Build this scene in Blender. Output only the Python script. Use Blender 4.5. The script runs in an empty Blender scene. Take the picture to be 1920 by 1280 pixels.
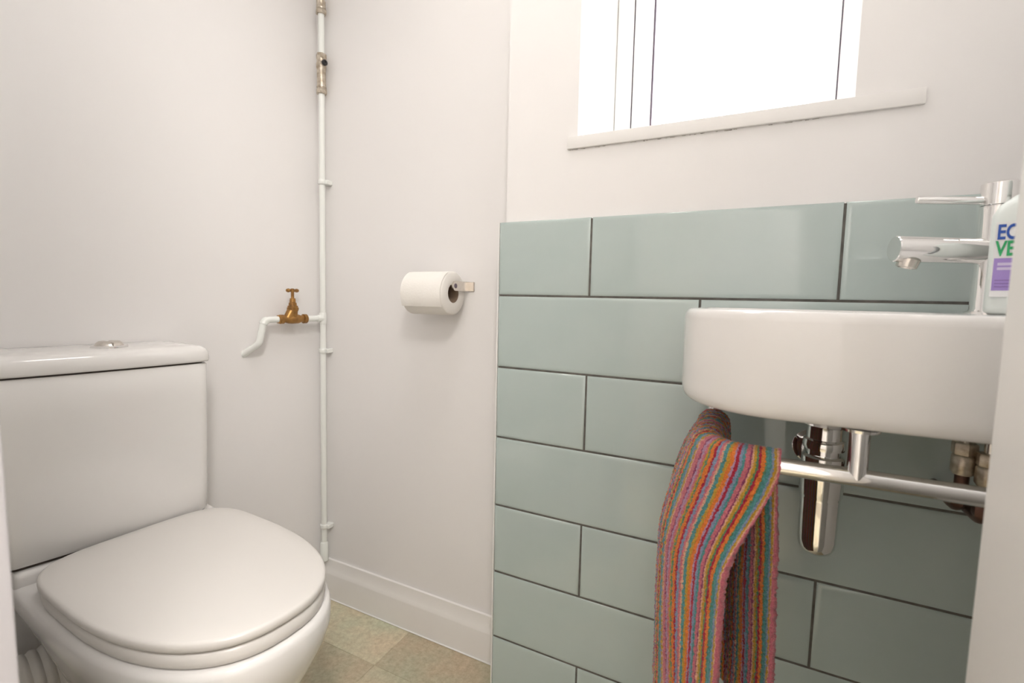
import bpy, bmesh, math, random
from mathutils import Vector, Matrix, noise

random.seed(7)
scn = bpy.context.scene
COL = scn.collection
R = math.radians
PI = math.pi

# ------------------------------------------------------------------ camera
cam_d = bpy.data.cameras.new('camera')
cam = bpy.data.objects.new('camera', cam_d)
COL.objects.link(cam)
cam_d.sensor_width = 36.0
cam_d.lens = 16.875
cam_d.clip_start = 0.02
cam_d.dof.use_dof = True
cam_d.dof.focus_distance = 0.95
cam_d.dof.aperture_fstop = 5.6
YAW, PITCH, ROLL = -0.4652, -0.0874, 0.0207
fw = Vector((math.sin(YAW) * math.cos(PITCH), math.cos(YAW) * math.cos(PITCH), math.sin(PITCH)))
r0 = Vector((math.cos(YAW), -math.sin(YAW), 0.0))
u0 = r0.cross(fw)
rr_ = r0 * math.cos(ROLL) + u0 * math.sin(ROLL)
uu_ = -r0 * math.sin(ROLL) + u0 * math.cos(ROLL)
M = Matrix((rr_, uu_, -fw)).transposed().to_4x4()
M.translation = Vector((0.4862, -0.8997, 0.9187))
cam.matrix_world = M
scn.camera = cam

# ------------------------------------------------------------------ colour management, world, lamps
scn.view_settings.view_transform = 'Standard'
scn.view_settings.look = 'None'
scn.view_settings.exposure = 0.03
scn.view_settings.gamma = 1.0
scn.view_settings.use_curve_mapping = False

world = bpy.data.worlds.new('overcast_sky')
scn.world = world
world.use_nodes = True
bg = world.node_tree.nodes['Background']
bg.inputs['Color'].default_value = (1.0, 0.99, 0.98, 1)
bg.inputs['Strength'].default_value = 10.0


def area(name, loc, rot, sx, sy, power, color, portal=False):
    l = bpy.data.lights.new(name, 'AREA')
    l.shape = 'RECTANGLE'
    l.size, l.size_y = sx, sy
    l.energy = power
    l.color = color
    if portal:
        l.cycles.is_portal = True
    o = bpy.data.objects.new(name, l)
    o.location = loc
    o.rotation_euler = rot
    COL.objects.link(o)
    return o


area('window_portal', (0.411, 0.235, 1.60), (R(-90), 0, 0), 0.46, 0.90, 1, (1, 1, 1), True)
area('ceiling_lamp', (0.05, -0.36, 2.22), (0, 0, 0), 0.3, 0.3, 4.0, (1.0, 0.96, 0.92))
area('hall_fill_light', (1.0, -1.4, 2.27), (0, 0, 0), 0.5, 0.5, 44.0, (1.0, 0.965, 0.925))  # added unseen fill light, brightens the room through the doorway


# ------------------------------------------------------------------ material helper
def mat(name, color, rough=0.5, metal=0.0, color2=None, nscale=8.0, ndetail=4.0, bump=0.0, bscale=60.0,
        spec=0.5, coat=0.0, rough_var=0.0, ramp=(0.35, 0.65), bdist=0.001):
    m = bpy.data.materials.new(name)
    m.use_nodes = True
    nt = m.node_tree
    b = nt.nodes['Principled BSDF']
    b.inputs['Base Color'].default_value = (*color, 1)
    b.inputs['Roughness'].default_value = rough
    b.inputs['Metallic'].default_value = metal
    b.inputs['Specular IOR Level'].default_value = spec
    b.inputs['Coat Weight'].default_value = coat
    tc = nt.nodes.new('ShaderNodeTexCoord')
    if color2:
        n = nt.nodes.new('ShaderNodeTexNoise')
        n.inputs['Scale'].default_value = nscale
        n.inputs['Detail'].default_value = ndetail
        nt.links.new(tc.outputs['Object'], n.inputs['Vector'])
        rp = nt.nodes.new('ShaderNodeValToRGB')
        rp.color_ramp.elements[0].position = ramp[0]
        rp.color_ramp.elements[1].position = ramp[1]
        rp.color_ramp.elements[0].color = (*color, 1)
        rp.color_ramp.elements[1].color = (*color2, 1)
        nt.links.new(n.outputs['Fac'], rp.inputs['Fac'])
        nt.links.new(rp.outputs['Color'], b.inputs['Base Color'])
    if bump > 0:
        n2 = nt.nodes.new('ShaderNodeTexNoise')
        n2.inputs['Scale'].default_value = bscale
        n2.inputs['Detail'].default_value = 3.0
        nt.links.new(tc.outputs['Object'], n2.inputs['Vector'])
        bp = nt.nodes.new('ShaderNodeBump')
        bp.inputs['Strength'].default_value = bump
        bp.inputs['Distance'].default_value = bdist
        nt.links.new(n2.outputs['Fac'], bp.inputs['Height'])
        nt.links.new(bp.outputs['Normal'], b.inputs['Normal'])
    return m


MW = mat('wall_paint', (0.865, 0.842, 0.828), 0.62, color2=(0.872, 0.852, 0.84), nscale=2.0, bump=0.25, bscale=35, spec=0.25)
MCEIL = mat('ceiling_paint', (0.88, 0.87, 0.86), 0.8, spec=0.2, color2=(0.87, 0.86, 0.85), nscale=3)
MTRIM = mat('trim_gloss', (0.86, 0.84, 0.815), 0.3, bump=0.1, bscale=20, color2=(0.87, 0.85, 0.83), nscale=4)
MJAMB = mat('jamb_paint', (0.86, 0.83, 0.80), 0.45, bump=0.1, bscale=30, color2=(0.865, 0.84, 0.81), nscale=4)
MJAMBL = mat('jamb_grey', (0.55, 0.53, 0.545), 0.5, bump=0.1, bscale=30, color2=(0.57, 0.55, 0.565), nscale=4)  # one even grey, darker than the other jamb
MUPVC = mat('window_plastic', (0.92, 0.92, 0.91), 0.3, color2=(0.93, 0.93, 0.92), nscale=5)
MGASK = mat('gasket_rubber', (0.10, 0.08, 0.11), 0.6, color2=(0.14, 0.11, 0.14), nscale=40)
MTILE = mat('tile_glaze', (0.46, 0.54, 0.52), 0.08, color2=(0.48, 0.555, 0.535), nscale=9, bump=0.12, bscale=14,
            spec=0.55, coat=0.3, bdist=0.002)
MGROUT = mat('grout', (0.10, 0.095, 0.085), 0.9, color2=(0.15, 0.14, 0.125), nscale=60, bump=0.4, bscale=300)
MCER = mat('white_ceramic', (0.84, 0.82, 0.80), 0.12, color2=(0.85, 0.83, 0.81), nscale=3, coat=0.3)
MSEAT = mat('seat_plastic', (0.745, 0.715, 0.68), 0.28, color2=(0.755, 0.725, 0.69), nscale=3)
MGAP = mat('seal_and_gap_shade', (0.07, 0.055, 0.045), 0.8, color2=(0.09, 0.07, 0.06), nscale=30)  # dark seal colour that also paints shade into the cistern gaps
MCHROME = mat('chrome', (0.82, 0.81, 0.80), 0.07, 1.0, color2=(0.86, 0.85, 0.84), nscale=12)
MNICKEL = mat('brushed_nickel', (0.72, 0.68, 0.63), 0.22, 1.0, color2=(0.66, 0.62, 0.57), nscale=60)
MTARN = mat('tarnished_brass_plating', (0.40, 0.33, 0.25), 0.38, 0.8, color2=(0.66, 0.60, 0.51), nscale=90, bump=0.3, bscale=150)
MBRASS = mat('aged_brass', (0.46, 0.25, 0.08), 0.38, 0.85, color2=(0.30, 0.16, 0.06), nscale=60, bump=0.3, bscale=150)
MCOPPER = mat('brown_copper', (0.13, 0.07, 0.05), 0.4, 0.7, color2=(0.09, 0.045, 0.035), nscale=50)
MPIPE = mat('pipe_gloss_paint', (0.86, 0.88, 0.84), 0.25, color2=(0.88, 0.89, 0.86), nscale=20, bump=0.2, bscale=60)
MBLACK = mat('black_plastic', (0.02, 0.018, 0.02), 0.35, color2=(0.03, 0.028, 0.03), nscale=40)
MPAPER = mat('tissue_paper', (0.90, 0.87, 0.82), 0.9, color2=(0.91, 0.88, 0.835), nscale=30, bump=0.35, bscale=260, spec=0.1)
MCARD = mat('cardboard', (0.30, 0.22, 0.16), 0.9, color2=(0.24, 0.17, 0.12), nscale=60)
MHOSE = mat('white_rubber_hose', (0.80, 0.78, 0.74), 0.5, color2=(0.76, 0.73, 0.68), nscale=20)
MBOTTLE = mat('soap_bottle_plastic', (0.80, 0.85, 0.82), 0.3, color2=(0.82, 0.865, 0.835), nscale=10)
MLABEL = mat('label_white', (0.88, 0.88, 0.88), 0.45, color2=(0.9, 0.9, 0.9), nscale=10)
MBLUE = mat('label_blue', (0.02, 0.09, 0.42), 0.45, color2=(0.025, 0.10, 0.45), nscale=10)
MGREEN = mat('label_green', (0.03, 0.40, 0.14), 0.45, color2=(0.035, 0.43, 0.15), nscale=10)
MPURPLE = mat('label_purple', (0.40, 0.28, 0.66), 0.45, color2=(0.42, 0.30, 0.68), nscale=10)
MPURPLE2 = mat('label_dark_purple', (0.28, 0.17, 0.47), 0.45, color2=(0.3, 0.19, 0.5), nscale=10)
MLILAC = mat('label_lilac', (0.70, 0.62, 0.84), 0.45, color2=(0.72, 0.64, 0.86), nscale=10)

# floor vinyl: mottled, tone varies from tile to tile through Object Info random
def floor_mat():
    m = bpy.data.materials.new('mottled_vinyl')
    m.use_nodes = True
    nt = m.node_tree
    b = nt.nodes['Principled BSDF']
    b.inputs['Roughness'].default_value = 0.42
    b.inputs['Specular IOR Level'].default_value = 0.35
    geo = nt.nodes.new('ShaderNodeNewGeometry')
    n1 = nt.nodes.new('ShaderNodeTexNoise'); n1.inputs['Scale'].default_value = 75; n1.inputs['Detail'].default_value = 8
    n1.inputs['Roughness'].default_value = 0.75
    n2 = nt.nodes.new('ShaderNodeTexNoise'); n2.inputs['Scale'].default_value = 7; n2.inputs['Detail'].default_value = 3
    for n in (n1, n2):
        nt.links.new(geo.outputs['Position'], n.inputs['Vector'])
    r1 = nt.nodes.new('ShaderNodeValToRGB')
    r1.color_ramp.elements[0].position = 0.33; r1.color_ramp.elements[0].color = (0.44, 0.385, 0.28, 1)
    r1.color_ramp.elements[1].position = 0.68; r1.color_ramp.elements[1].color = (0.66, 0.61, 0.48, 1)
    nt.links.new(n1.outputs['Fac'], r1.inputs['Fac'])
    r2 = nt.nodes.new('ShaderNodeValToRGB')
    r2.color_ramp.elements[0].position = 0.35; r2.color_ramp.elements[0].color = (0.92, 1.0, 0.95, 1)
    r2.color_ramp.elements[1].position = 0.65; r2.color_ramp.elements[1].color = (1.08, 0.98, 0.92, 1)
    nt.links.new(n2.outputs['Fac'], r2.inputs['Fac'])
    mx = nt.nodes.new('ShaderNodeMix'); mx.data_type = 'RGBA'; mx.blend_type = 'MULTIPLY'; mx.inputs['Factor'].default_value = 1
    nt.links.new(r1.outputs['Color'], mx.inputs['A']); nt.links.new(r2.outputs['Color'], mx.inputs['B'])
    at = nt.nodes.new('ShaderNodeAttribute'); at.attribute_type = 'OBJECT'; at.attribute_name = 'tone'
    r3 = nt.nodes.new('ShaderNodeValToRGB')
    r3.color_ramp.elements[0].color = (0.86, 0.84, 0.82, 1)
    r3.color_ramp.elements[1].color = (1.1, 1.13, 1.12, 1)
    nt.links.new(at.outputs['Fac'], r3.inputs['Fac'])
    mx2 = nt.nodes.new('ShaderNodeMix'); mx2.data_type = 'RGBA'; mx2.blend_type = 'MULTIPLY'; mx2.inputs['Factor'].default_value = 1
    nt.links.new(mx.outputs['Result'], mx2.inputs['A']); nt.links.new(r3.outputs['Color'], mx2.inputs['B'])
    nt.links.new(mx2.outputs['Result'], b.inputs['Base Color'])
    return m


MVINYL = floor_mat()
MUNDER = mat('floor_base', (0.35, 0.3, 0.22), 0.8, color2=(0.38, 0.33, 0.25), nscale=20)


def glass_mat():
    m = bpy.data.materials.new('frosted_glass')
    m.use_nodes = True
    nt = m.node_tree
    for n in list(nt.nodes):
        nt.nodes.remove(n)
    out = nt.nodes.new('ShaderNodeOutputMaterial')
    tr = nt.nodes.new('ShaderNodeBsdfTransparent'); tr.inputs['Color'].default_value = (0.96, 0.97, 0.97, 1)
    tl = nt.nodes.new('ShaderNodeBsdfTranslucent'); tl.inputs['Color'].default_value = (0.95, 0.96, 0.96, 1)
    gl = nt.nodes.new('ShaderNodeBsdfGlossy'); gl.inputs['Roughness'].default_value = 0.15
    m1 = nt.nodes.new('ShaderNodeMixShader'); m1.inputs['Fac'].default_value = 0.35
    m2 = nt.nodes.new('ShaderNodeMixShader'); m2.inputs['Fac'].default_value = 0.05
    nt.links.new(tr.outputs[0], m1.inputs[1]); nt.links.new(tl.outputs[0], m1.inputs[2])
    nt.links.new(m1.outputs[0], m2.inputs[1]); nt.links.new(gl.outputs[0], m2.inputs[2])
    nt.links.new(m2.outputs[0], out.inputs['Surface'])
    return m


MGLASS = glass_mat()


# ------------------------------------------------------------------ object helpers
def tag(o, label=None, cat=None, group=None, kind=None):
    if label: o['label'] = label
    if cat: o['category'] = cat
    if group: o['group'] = group
    if kind: o['kind'] = kind
    return o


def empty(name, loc=(0, 0, 0)):
    o = bpy.data.objects.new(name, None)
    o.empty_display_size = 0.05
    o.location = loc
    COL.objects.link(o)
    return o


def link(name, bm, m, parent=None, smooth=True, angle=40):
    bmesh.ops.remove_doubles(bm, verts=bm.verts, dist=1e-6)
    bmesh.ops.recalc_face_normals(bm, faces=bm.faces)
    me = bpy.data.meshes.new(name)
    bm.to_mesh(me)
    bm.free()
    if smooth:
        for p in me.polygons:
            p.use_smooth = True
        me.set_sharp_from_angle(angle=R(angle))
    me.materials.append(m)
    return link_me(name, me, parent)


def link_me(name, me, parent=None, loc=None):
    o = bpy.data.objects.new(name, me)
    COL.objects.link(o)
    if parent is not None:
        o.parent = parent
        if loc is None:
            # geometry is authored in world space: undo the parent's translation
            o.location = -parent.location if parent.parent is None else -(parent.location + parent.parent.location)
        else:
            o.location = loc
    elif loc is not None:
        o.location = loc
    return o


def box(bm, x0, x1, y0, y1, z0, z1, bev=0.0, seg=2, T=None):
    vs = [bm.verts.new(p) for p in ((x0, y0, z0), (x1, y0, z0), (x1, y1, z0), (x0, y1, z0),
                                    (x0, y0, z1), (x1, y0, z1), (x1, y1, z1), (x0, y1, z1))]
    fs = [bm.faces.new([vs[i] for i in f]) for f in ((3, 2, 1, 0), (4, 5, 6, 7), (0, 1, 5, 4), (1, 2, 6, 5), (2, 3, 7, 6), (3, 0, 4, 7))]
    if bev > 0:
        es = list({e for f in fs for e in f.edges})
        g = bmesh.ops.bevel(bm, geom=es, offset=bev, segments=seg, profile=0.5, affect='EDGES')
        allv = set(v for f in g['faces'] for v in f.verts) | set(v for v in vs if v.is_valid)
        vs = list(allv)
    if T is not None:
        bmesh.ops.transform(bm, matrix=T, verts=vs)
    return vs


def loft(bm, rings, cap0=True, cap1=True, closed=True):
    """rings: list of lists of points, all with the same count"""
    vr = [[bm.verts.new(p) for p in r] for r in rings]
    n = len(vr[0])
    for a, b in zip(vr[:-1], vr[1:]):
        for i in range(n if closed else n - 1):
            j = (i + 1) % n
            bm.faces.new((a[i], a[j], b[j], b[i]))
    if cap0: bm.faces.new(list(reversed(vr[0])))
    if cap1: bm.faces.new(vr[-1])
    return vr


def frame_of(d):
    d = d.normalized()
    a = Vector((0, 0, 1)) if abs(d.z) < 0.9 else Vector((1, 0, 0))
    x = a.cross(d).normalized()
    y = d.cross(x)
    return x, y


def lathe(bm, p, d, prof, n=24, cap=True, sides_flat=None):
    """prof: list of (distance along d, radius)"""
    p = Vector(p); d = Vector(d).normalized()
    x, y = frame_of(d)
    rings = []
    for t, r in prof:
        rings.append([p + d * t + (x * math.cos(2 * PI * i / n) + y * math.sin(2 * PI * i / n)) * max(r, 1e-5) for i in range(n)])
    loft(bm, rings, cap, cap)


def tube(bm, pts, rad, n=16, cap=True):
    pts = [Vector(p) for p in pts]
    rads = rad if isinstance(rad, (list, tuple)) else [rad] * len(pts)
    t0 = (pts[1] - pts[0]).normalized()
    x, y = frame_of(t0)
    rings = []
    for i, p in enumerate(pts):
        if i == 0: t = pts[1] - pts[0]
        elif i == len(pts) - 1: t = pts[-1] - pts[-2]
        else: t = (pts[i + 1] - p).normalized() + (p - pts[i - 1]).normalized()
        t.normalize()
        x = (x - t * x.dot(t)).normalized()
        y = t.cross(x)
        rings.append([p + (x * math.cos(2 * PI * k / n) + y * math.sin(2 * PI * k / n)) * rads[i] for k in range(n)])
    loft(bm, rings, cap, cap)


def fillet(pts, rad, seg=8):
    """round the corners of a polyline"""
    pts = [Vector(p) for p in pts]
    out = [pts[0]]
    for i in range(1, len(pts) - 1):
        a, b, c = pts[i - 1], pts[i], pts[i + 1]
        r = rad[i - 1] if isinstance(rad, (list, tuple)) else rad
        u, v = (a - b).normalized(), (c - b).normalized()
        ang = math.acos(max(-1, min(1, u.dot(v))))
        k = min(r / math.tan(ang / 2), (a - b).length * 0.49, (c - b).length * 0.49)
        p0, p1 = b + u * k, b + v * k
        for s in range(seg + 1):
            q = s / seg
            out.append(p0 * (1 - q) ** 2 + b * 2 * q * (1 - q) + p1 * q ** 2)
    out.append(pts[-1])
    return out


def hexprism(bm, p, d, r, h, ch=0.12):
    lathe(bm, p, d, [(0, r * 0.9), (h * ch, r), (h * (1 - ch), r), (h, r * 0.9)], 6)


# ------------------------------------------------------------------ geometry of the room
CX, CY = -0.660, 0.115                      # corner behind the pipe
A8 = R(8.0)
EA = Vector((math.cos(A8), -math.sin(A8), 0))     # out of the left wall
EH = Vector((-math.sin(A8), -math.cos(A8), 0))    # along the left wall, away from the corner
CEIL = 2.30
X_R = 0.862                                 # right wall
TT = 1.0783                                 # top of the tiling


def L(s, t, z):
    return Vector((CX, CY, 0)) + EA * s + EH * t + Vector((0, 0, z))


TL = Matrix(((EA.x, EH.x, 0, CX), (EA.y, EH.y, 0, CY), (0, 0, 1, 0), (0, 0, 0, 1)))


def struct(name, bm, m, parent=None, smooth=False):
    o = link(name, bm, m, parent, smooth)
    if parent is None: o['kind'] = 'structure'
    return o


# left wall (behind the toilet)
bm = bmesh.new(); box(bm, -0.10, 0.0, -0.12, 1.30, 0, CEIL, T=TL)
struct('wall_left', bm, MW)
# wall behind the paper roll, set back
bm = bmesh.new(); box(bm, CX - 0.02, 0.012, CY, CY + 0.10, 0, CEIL)
struct('wall_back', bm, MW)
# tiled wall with the window opening
WX0, WX1, WZ0, WZ1 = 0.163, 0.604, 1.211, 2.06
GX0, GX1, GZ0 = 0.1918, 0.632, 1.150
bm = bmesh.new()
yA, yB = 0.008, 0.225
yC = 0.153
for poly in ([(0.012, yA), (WX0, yA), (GX0, yC), (GX0, yB), (0.012, yB)],
             [(WX1, yA), (X_R + 0.1, yA), (X_R + 0.1, yB), (GX1, yB), (GX1, yC)]):
    loft(bm, [[(x, y, z) for x, y in poly] for z in (0, CEIL)])
for za, zb in ((0, WZ0), (WZ1, CEIL)):
    loft(bm, [[(WX0, yA, z), (WX1, yA, z), (GX1, yC, z), (GX0, yC, z)] for z in (za, zb)])
for za, zb in ((0, GZ0), (WZ1, CEIL)):
    box(bm, GX0, GX1, yC, yB, za, zb)
wall_window = struct('wall_window', bm, MW)
# grout bed, child of the wall
bm = bmesh.new(); box(bm, 0.002, X_R, 0.0022, 0.0079, 0.0, TT - 0.002)
struct('grout', bm, MGROUT, wall_window)
# right wall beyond the basin
bm = bmesh.new(); box(bm, X_R, X_R + 0.1, -0.60, 0.008, 0, CEIL)
struct('wall_right', bm, MW)
# near right wall end / door lining
bm = bmesh.new(); box(bm, 0.6335, X_R + 0.1, -0.98, -0.47, 0, CEIL, 0.003, 2)
o = struct('trim_1', bm, MJAMB, smooth=True)
# front wall left of the doorway and its lining
bm = bmesh.new(); box(bm, -1.0, 0.08, -0.90, -0.80, 0, CEIL)
struct('wall_front', bm, MW)
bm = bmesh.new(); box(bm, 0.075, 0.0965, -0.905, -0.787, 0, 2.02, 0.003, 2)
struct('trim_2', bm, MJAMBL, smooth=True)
bm = bmesh.new(); box(bm, 0.08, 0.6335, -0.90, -0.80, 2.02, CEIL)
struct('trim_3', bm, MW)
# hall behind the camera
bm = bmesh.new()
box(bm, -1.0, 1.4, -2.30, -2.20, 0, CEIL)
box(bm, -1.1, -1.0, -2.30, -0.80, 0, CEIL)
box(bm, 1.4, 1.5, -2.30, -0.88, 0, CEIL)
box(bm, X_R + 0.1, 1.4, -0.98, -0.88, 0, CEIL)
struct('wall_hall', bm, MW)
bm = bmesh.new(); box(bm, -1.1, 1.5, -2.3, 0.34, CEIL, CEIL + 0.08)
struct('ceiling', bm, MCEIL)
bm = bmesh.new(); box(bm, -1.1, 1.5, -2.3, 0.34, -0.08, -0.004)
floor = struct('floor', bm, MUNDER)

# floor vinyl tiles (children of the floor)
TS = 0.30
bm = bmesh.new(); box(bm, 0.0003, TS - 0.0003, 0.0003, TS - 0.0003, -0.0039, 0.0, 0.0006, 1)
ft = link('floor_tile', bm, MVINYL, floor, smooth=False)
ft_me = ft.data
k = 0
TONES = {}
for ix in range(-2, 4):
    for iy in range(-5, 1):
        x = -0.312 + TS * ix; y = -0.04 + TS * iy
        o = ft if k == 0 else ft.copy()
        if k: COL.objects.link(o)
        o.location = (x, y, 0)
        tone = 0.5 + 0.5 * (1 if (ix + iy) % 2 else -1) * 0.55 + random.uniform(-0.15, 0.15)
        if (ix, iy) == (-1, 0): tone = 0.95
        if (ix, iy) == (0, 0): tone = 0.15
        if (ix, iy) == (-1, -1): tone = 0.25
        if (ix, iy) == (0, -1): tone = 0.45
        o['tone'] = tone
        k += 1

# wall tiles
TW, TH, TD, J = 0.400, 0.150, 0.0078, 0.003


def tile_mesh(w, h):
    bm = bmesh.new()
    rings = []
    for ins, y in ((0, TD), (0, 0.0030), (0.0007, 0.0017), (0.0026, 0.0007), (0.0060, 0.00012), (0.0090, 0.0)):
        rings.append([(ins, y, ins), (w - ins, y, ins), (w - ins, y, h - ins), (ins, y, h - ins)])
    loft(bm, rings)
    bmesh.ops.recalc_face_normals(bm, faces=bm.faces)
    me = bpy.data.meshes.new('tile')
    bm.to_mesh(me); bm.free()
    for p in me.polygons: p.use_smooth = True
    me.set_sharp_from_angle(angle=R(60))
    me.materials.append(MTILE)
    return me


cache = {}
for row in range(7):
    z1 = TT - 0.153 * row
    z0 = z1 - TH
    if row == 6: z0 = max(z0, 0.008)
    joints = [0.0] + ([0.199 + 0.403 * i for i in range(3)] if row % 2 == 0 else [0.4005 + 0.403 * i for i in range(2)])
    joints = [j for j in joints if j < X_R - 0.02] + [X_R + 0.001]
    for a, b in zip(joints[:-1], joints[1:]):
        x0 = a + (J / 2 if a > 0 else 0); x1 = b - J / 2
        key = (round(x1 - x0, 4), round(z1 - z0, 4))
        if key not in cache: cache[key] = tile_mesh(*key)
        o = bpy.data.objects.new('tile', cache[key])
        COL.objects.link(o)
        o.parent = wall_window
        o.location = (x0, random.uniform(-0.0001, 0.0003), z0)
        o.rotation_euler = (random.uniform(-0.0015, 0.0015), 0, random.uniform(-0.0008, 0.0008))

# white edge trim beside the tiles
bm = bmesh.new(); box(bm, -0.0035, -0.0005, 0.0003, 0.016, 0.0, TT, 0.0008, 1)
struct('trim_4', bm, MTRIM)
bm = bmesh.new(); box(bm, -0.0005, 0.0121, 0.0079, 0.016, 0.0, TT)
struct('trim_5', bm, MGROUT)

# skirting boards
def skirting(name, p0, p1, nrm):
    prof = [(0.0, 0.0), (0.0, 0.118), (0.004, 0.121), (0.0075, 0.1185), (0.0082, 0.112), (0.0095, 0.100), (0.0128, 0.088),
            (0.0158, 0.080), (0.0165, 0.076), (0.0165, 0.001), (0.0165, 0.0)]
    bm = bmesh.new()
    rings = [[Vector(p) + Vector(nrm) * d + Vector((0, 0, z)) for d, z in prof] for p in (p0, p1)]
    loft(bm, rings)
    o = link(name, bm, MTRIM, None, True, 30)
    o['kind'] = 'structure'


skirting('baseboard_back', (CX + 0.004, CY, 0), (0.0115, CY, 0), (0, -1, 0))
skirting('baseboard_left', L(0, 0.016, 0), L(0, 0.86, 0), EA)
# sealant bead at the foot of the skirting
bm = bmesh.new(); box(bm, CX + 0.02, 0.0, CY - 0.0205, CY - 0.0163, 0.0001, 0.0035, 0.0012, 1)
struct('trim_6', bm, MTRIM)

# ------------------------------------------------------------------ window
FY0, FY1 = 0.145, 0.205
win = empty('window_1', (0.411, 0.17, GZ0)); win['kind'] = 'structure'


def rect_frame(bm, x0, x1, z0, z1, w, y0, y1, bev=0.003):
    box(bm, x0, x0 + w, y0, y1, z0, z1, bev)
    box(bm, x1 - w, x1, y0, y1, z0, z1, bev)
    box(bm, x0 + w - 0.001, x1 - w + 0.001, y0, y1, z0, z0 + w, bev)
    box(bm, x0 + w - 0.001, x1 - w + 0.001, y0, y1, z1 - w, z1, bev)


bm = bmesh.new(); rect_frame(bm, GX0 + 0.0003, GX1 - 0.0003, GZ0 + 0.0005, WZ1 - 0.0005, 0.0375, FY0 + 0.010, FY1)
link('window_frame', bm, MUPVC, win)
bm = bmesh.new(); rect_frame(bm, 0.2278, 0.5958, GZ0 + 0.037, WZ1 - 0.037, 0.0012, FY0 + 0.0085, FY0 + 0.02, 0)
link('seal', bm, MGASK, win)
bm = bmesh.new(); rect_frame(bm, 0.2295, 0.5943, GZ0 + 0.0385, WZ1 - 0.0385, 0.0380, FY0 + 0.008, FY1 - 0.01)
sash = link('window_sash', bm, MUPVC, win)
bm = bmesh.new(); rect_frame(bm, 0.2670, 0.5668, GZ0 + 0.076, WZ1 - 0.076, 0.0042, FY0 + 0.012, FY0 + 0.03, 0)
link('gasket', bm, MGASK, win)
bm = bmesh.new(); box(bm, 0.2665, 0.5673, FY0 + 0.028, FY0 + 0.034, GZ0 + 0.0755, WZ1 - 0.0755)
link('pane', bm, MGLASS, win, False)

# window board
bm = bmesh.new()
loft(bm, [[(WX0 + 0.0006, 0.002, z), (WX1 - 0.0006, 0.002, z), (GX1 - 0.0006, yC + 0.0015, z), (GX0 + 0.0006, yC + 0.0015, z)] for z in (1.2115, 1.2325)])
box(bm, 0.1440, 0.6885, 0.0015, 0.0078, 1.2105, 1.2335, 0.0015, 2)
sill = link('trim_7', bm, MTRIM, None, True)
sill['kind'] = 'structure'
# ragged old filler line under the window board
bm = bmesh.new()
rnd = random.Random(3)
x = 0.146
while x < 0.56:
    w = rnd.uniform(0.002, 0.012)
    if rnd.random() < 0.62:
        zz = 1.2103 - 0.0004 * rnd.random()
        hgt = rnd.uniform(0.0004, 0.0016)
        n = 4
        pts = [(x + w * q / n, 0.0074, zz - hgt * rnd.uniform(0.3, 1.0)) for q in range(n + 1)] + [(x + w, 0.0074, zz), (x, 0.0074, zz)]
        loft(bm, [pts, [(px, 0.0080, pz) for px, py, pz in pts]])
    x += w + rnd.uniform(0.0, 0.008)
crack = link('crack', bm, mat('cracked_filler', (0.20, 0.18, 0.16), 0.9, color2=(0.62, 0.58, 0.53), nscale=90), sill, False)
crack['kind'] = 'stuff'

# ------------------------------------------------------------------ toilet
toilet = empty('toilet', L(0.3, 0.52, 0))
tag(toilet, 'white close-coupled toilet with its rounded lid closed, beside the corner pipe', 'toilet')


def egg(s0, s1, sm, w, tc, z, n=64, nf=2.25, nb=3.4):
    """outline of a seat: superellipse back half, rounder front half"""
    out = []
    for i in range(n):
        a = 2 * PI * i / n
        c, s_ = math.cos(a), math.sin(a)
        if s_ >= 0:
            e = 2 / nf
            s = sm + (s1 - sm) * abs(s_) ** e
        else:
            e = 2 / nb
            s = sm - (sm - s0) * abs(s_) ** e
        t = tc + w * math.copysign(abs(c) ** e, c)
        ds, dt = s - 0.15, t - TC
        out.append(L(0.15 + ds * CT + dt * ST, TC - ds * ST + dt * CT, z))
    return out


TC = 0.516
CT, ST = math.cos(R(4.8)), math.sin(R(4.8))
# pan
bm = bmesh.new()
rings = [
    egg(0.135, 0.50, 0.32, 0.105, TC, 0.0, nb=4),
    egg(0.135, 0.50, 0.32, 0.105, TC, 0.02, nb=4),
    egg(0.140, 0.495, 0.32, 0.098, TC, 0.06, nb=4),
    egg(0.140, 0.515, 0.33, 0.102, TC, 0.14, nb=4),
    egg(0.130, 0.555, 0.34, 0.118, TC, 0.21, nb=4),
    egg(0.105, 0.588, 0.35, 0.140, TC, 0.27, nb=4),
    egg(0.060, 0.618, 0.35, 0.155, TC, 0.320, nb=4),
    egg(0.016, 0.634, 0.33, 0.163, TC, 0.352, nb=5, nf=2.35),
    egg(0.012, 0.640, 0.32, 0.170, TC, 0.375, nb=6, nf=2.4),
    egg(0.012, 0.640, 0.32, 0.171, TC, 0.398, nb=6, nf=2.4),
    egg(0.015, 0.637, 0.32, 0.168, TC, 0.406, nb=6, nf=2.4),
    egg(0.022, 0.630, 0.32, 0.161, TC, 0.409, nb=6, nf=2.4),
    egg(0.06, 0.60, 0.36, 0.12, TC, 0.409, nb=6),
]
loft(bm, rings)
# raised shelf for the cistern
box(bm, 0.014, 0.147, 0.352, 0.684, 0.395, 0.433, 0.010, 3, T=TL)
link('pan', bm, MCER, toilet, angle=50)
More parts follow.
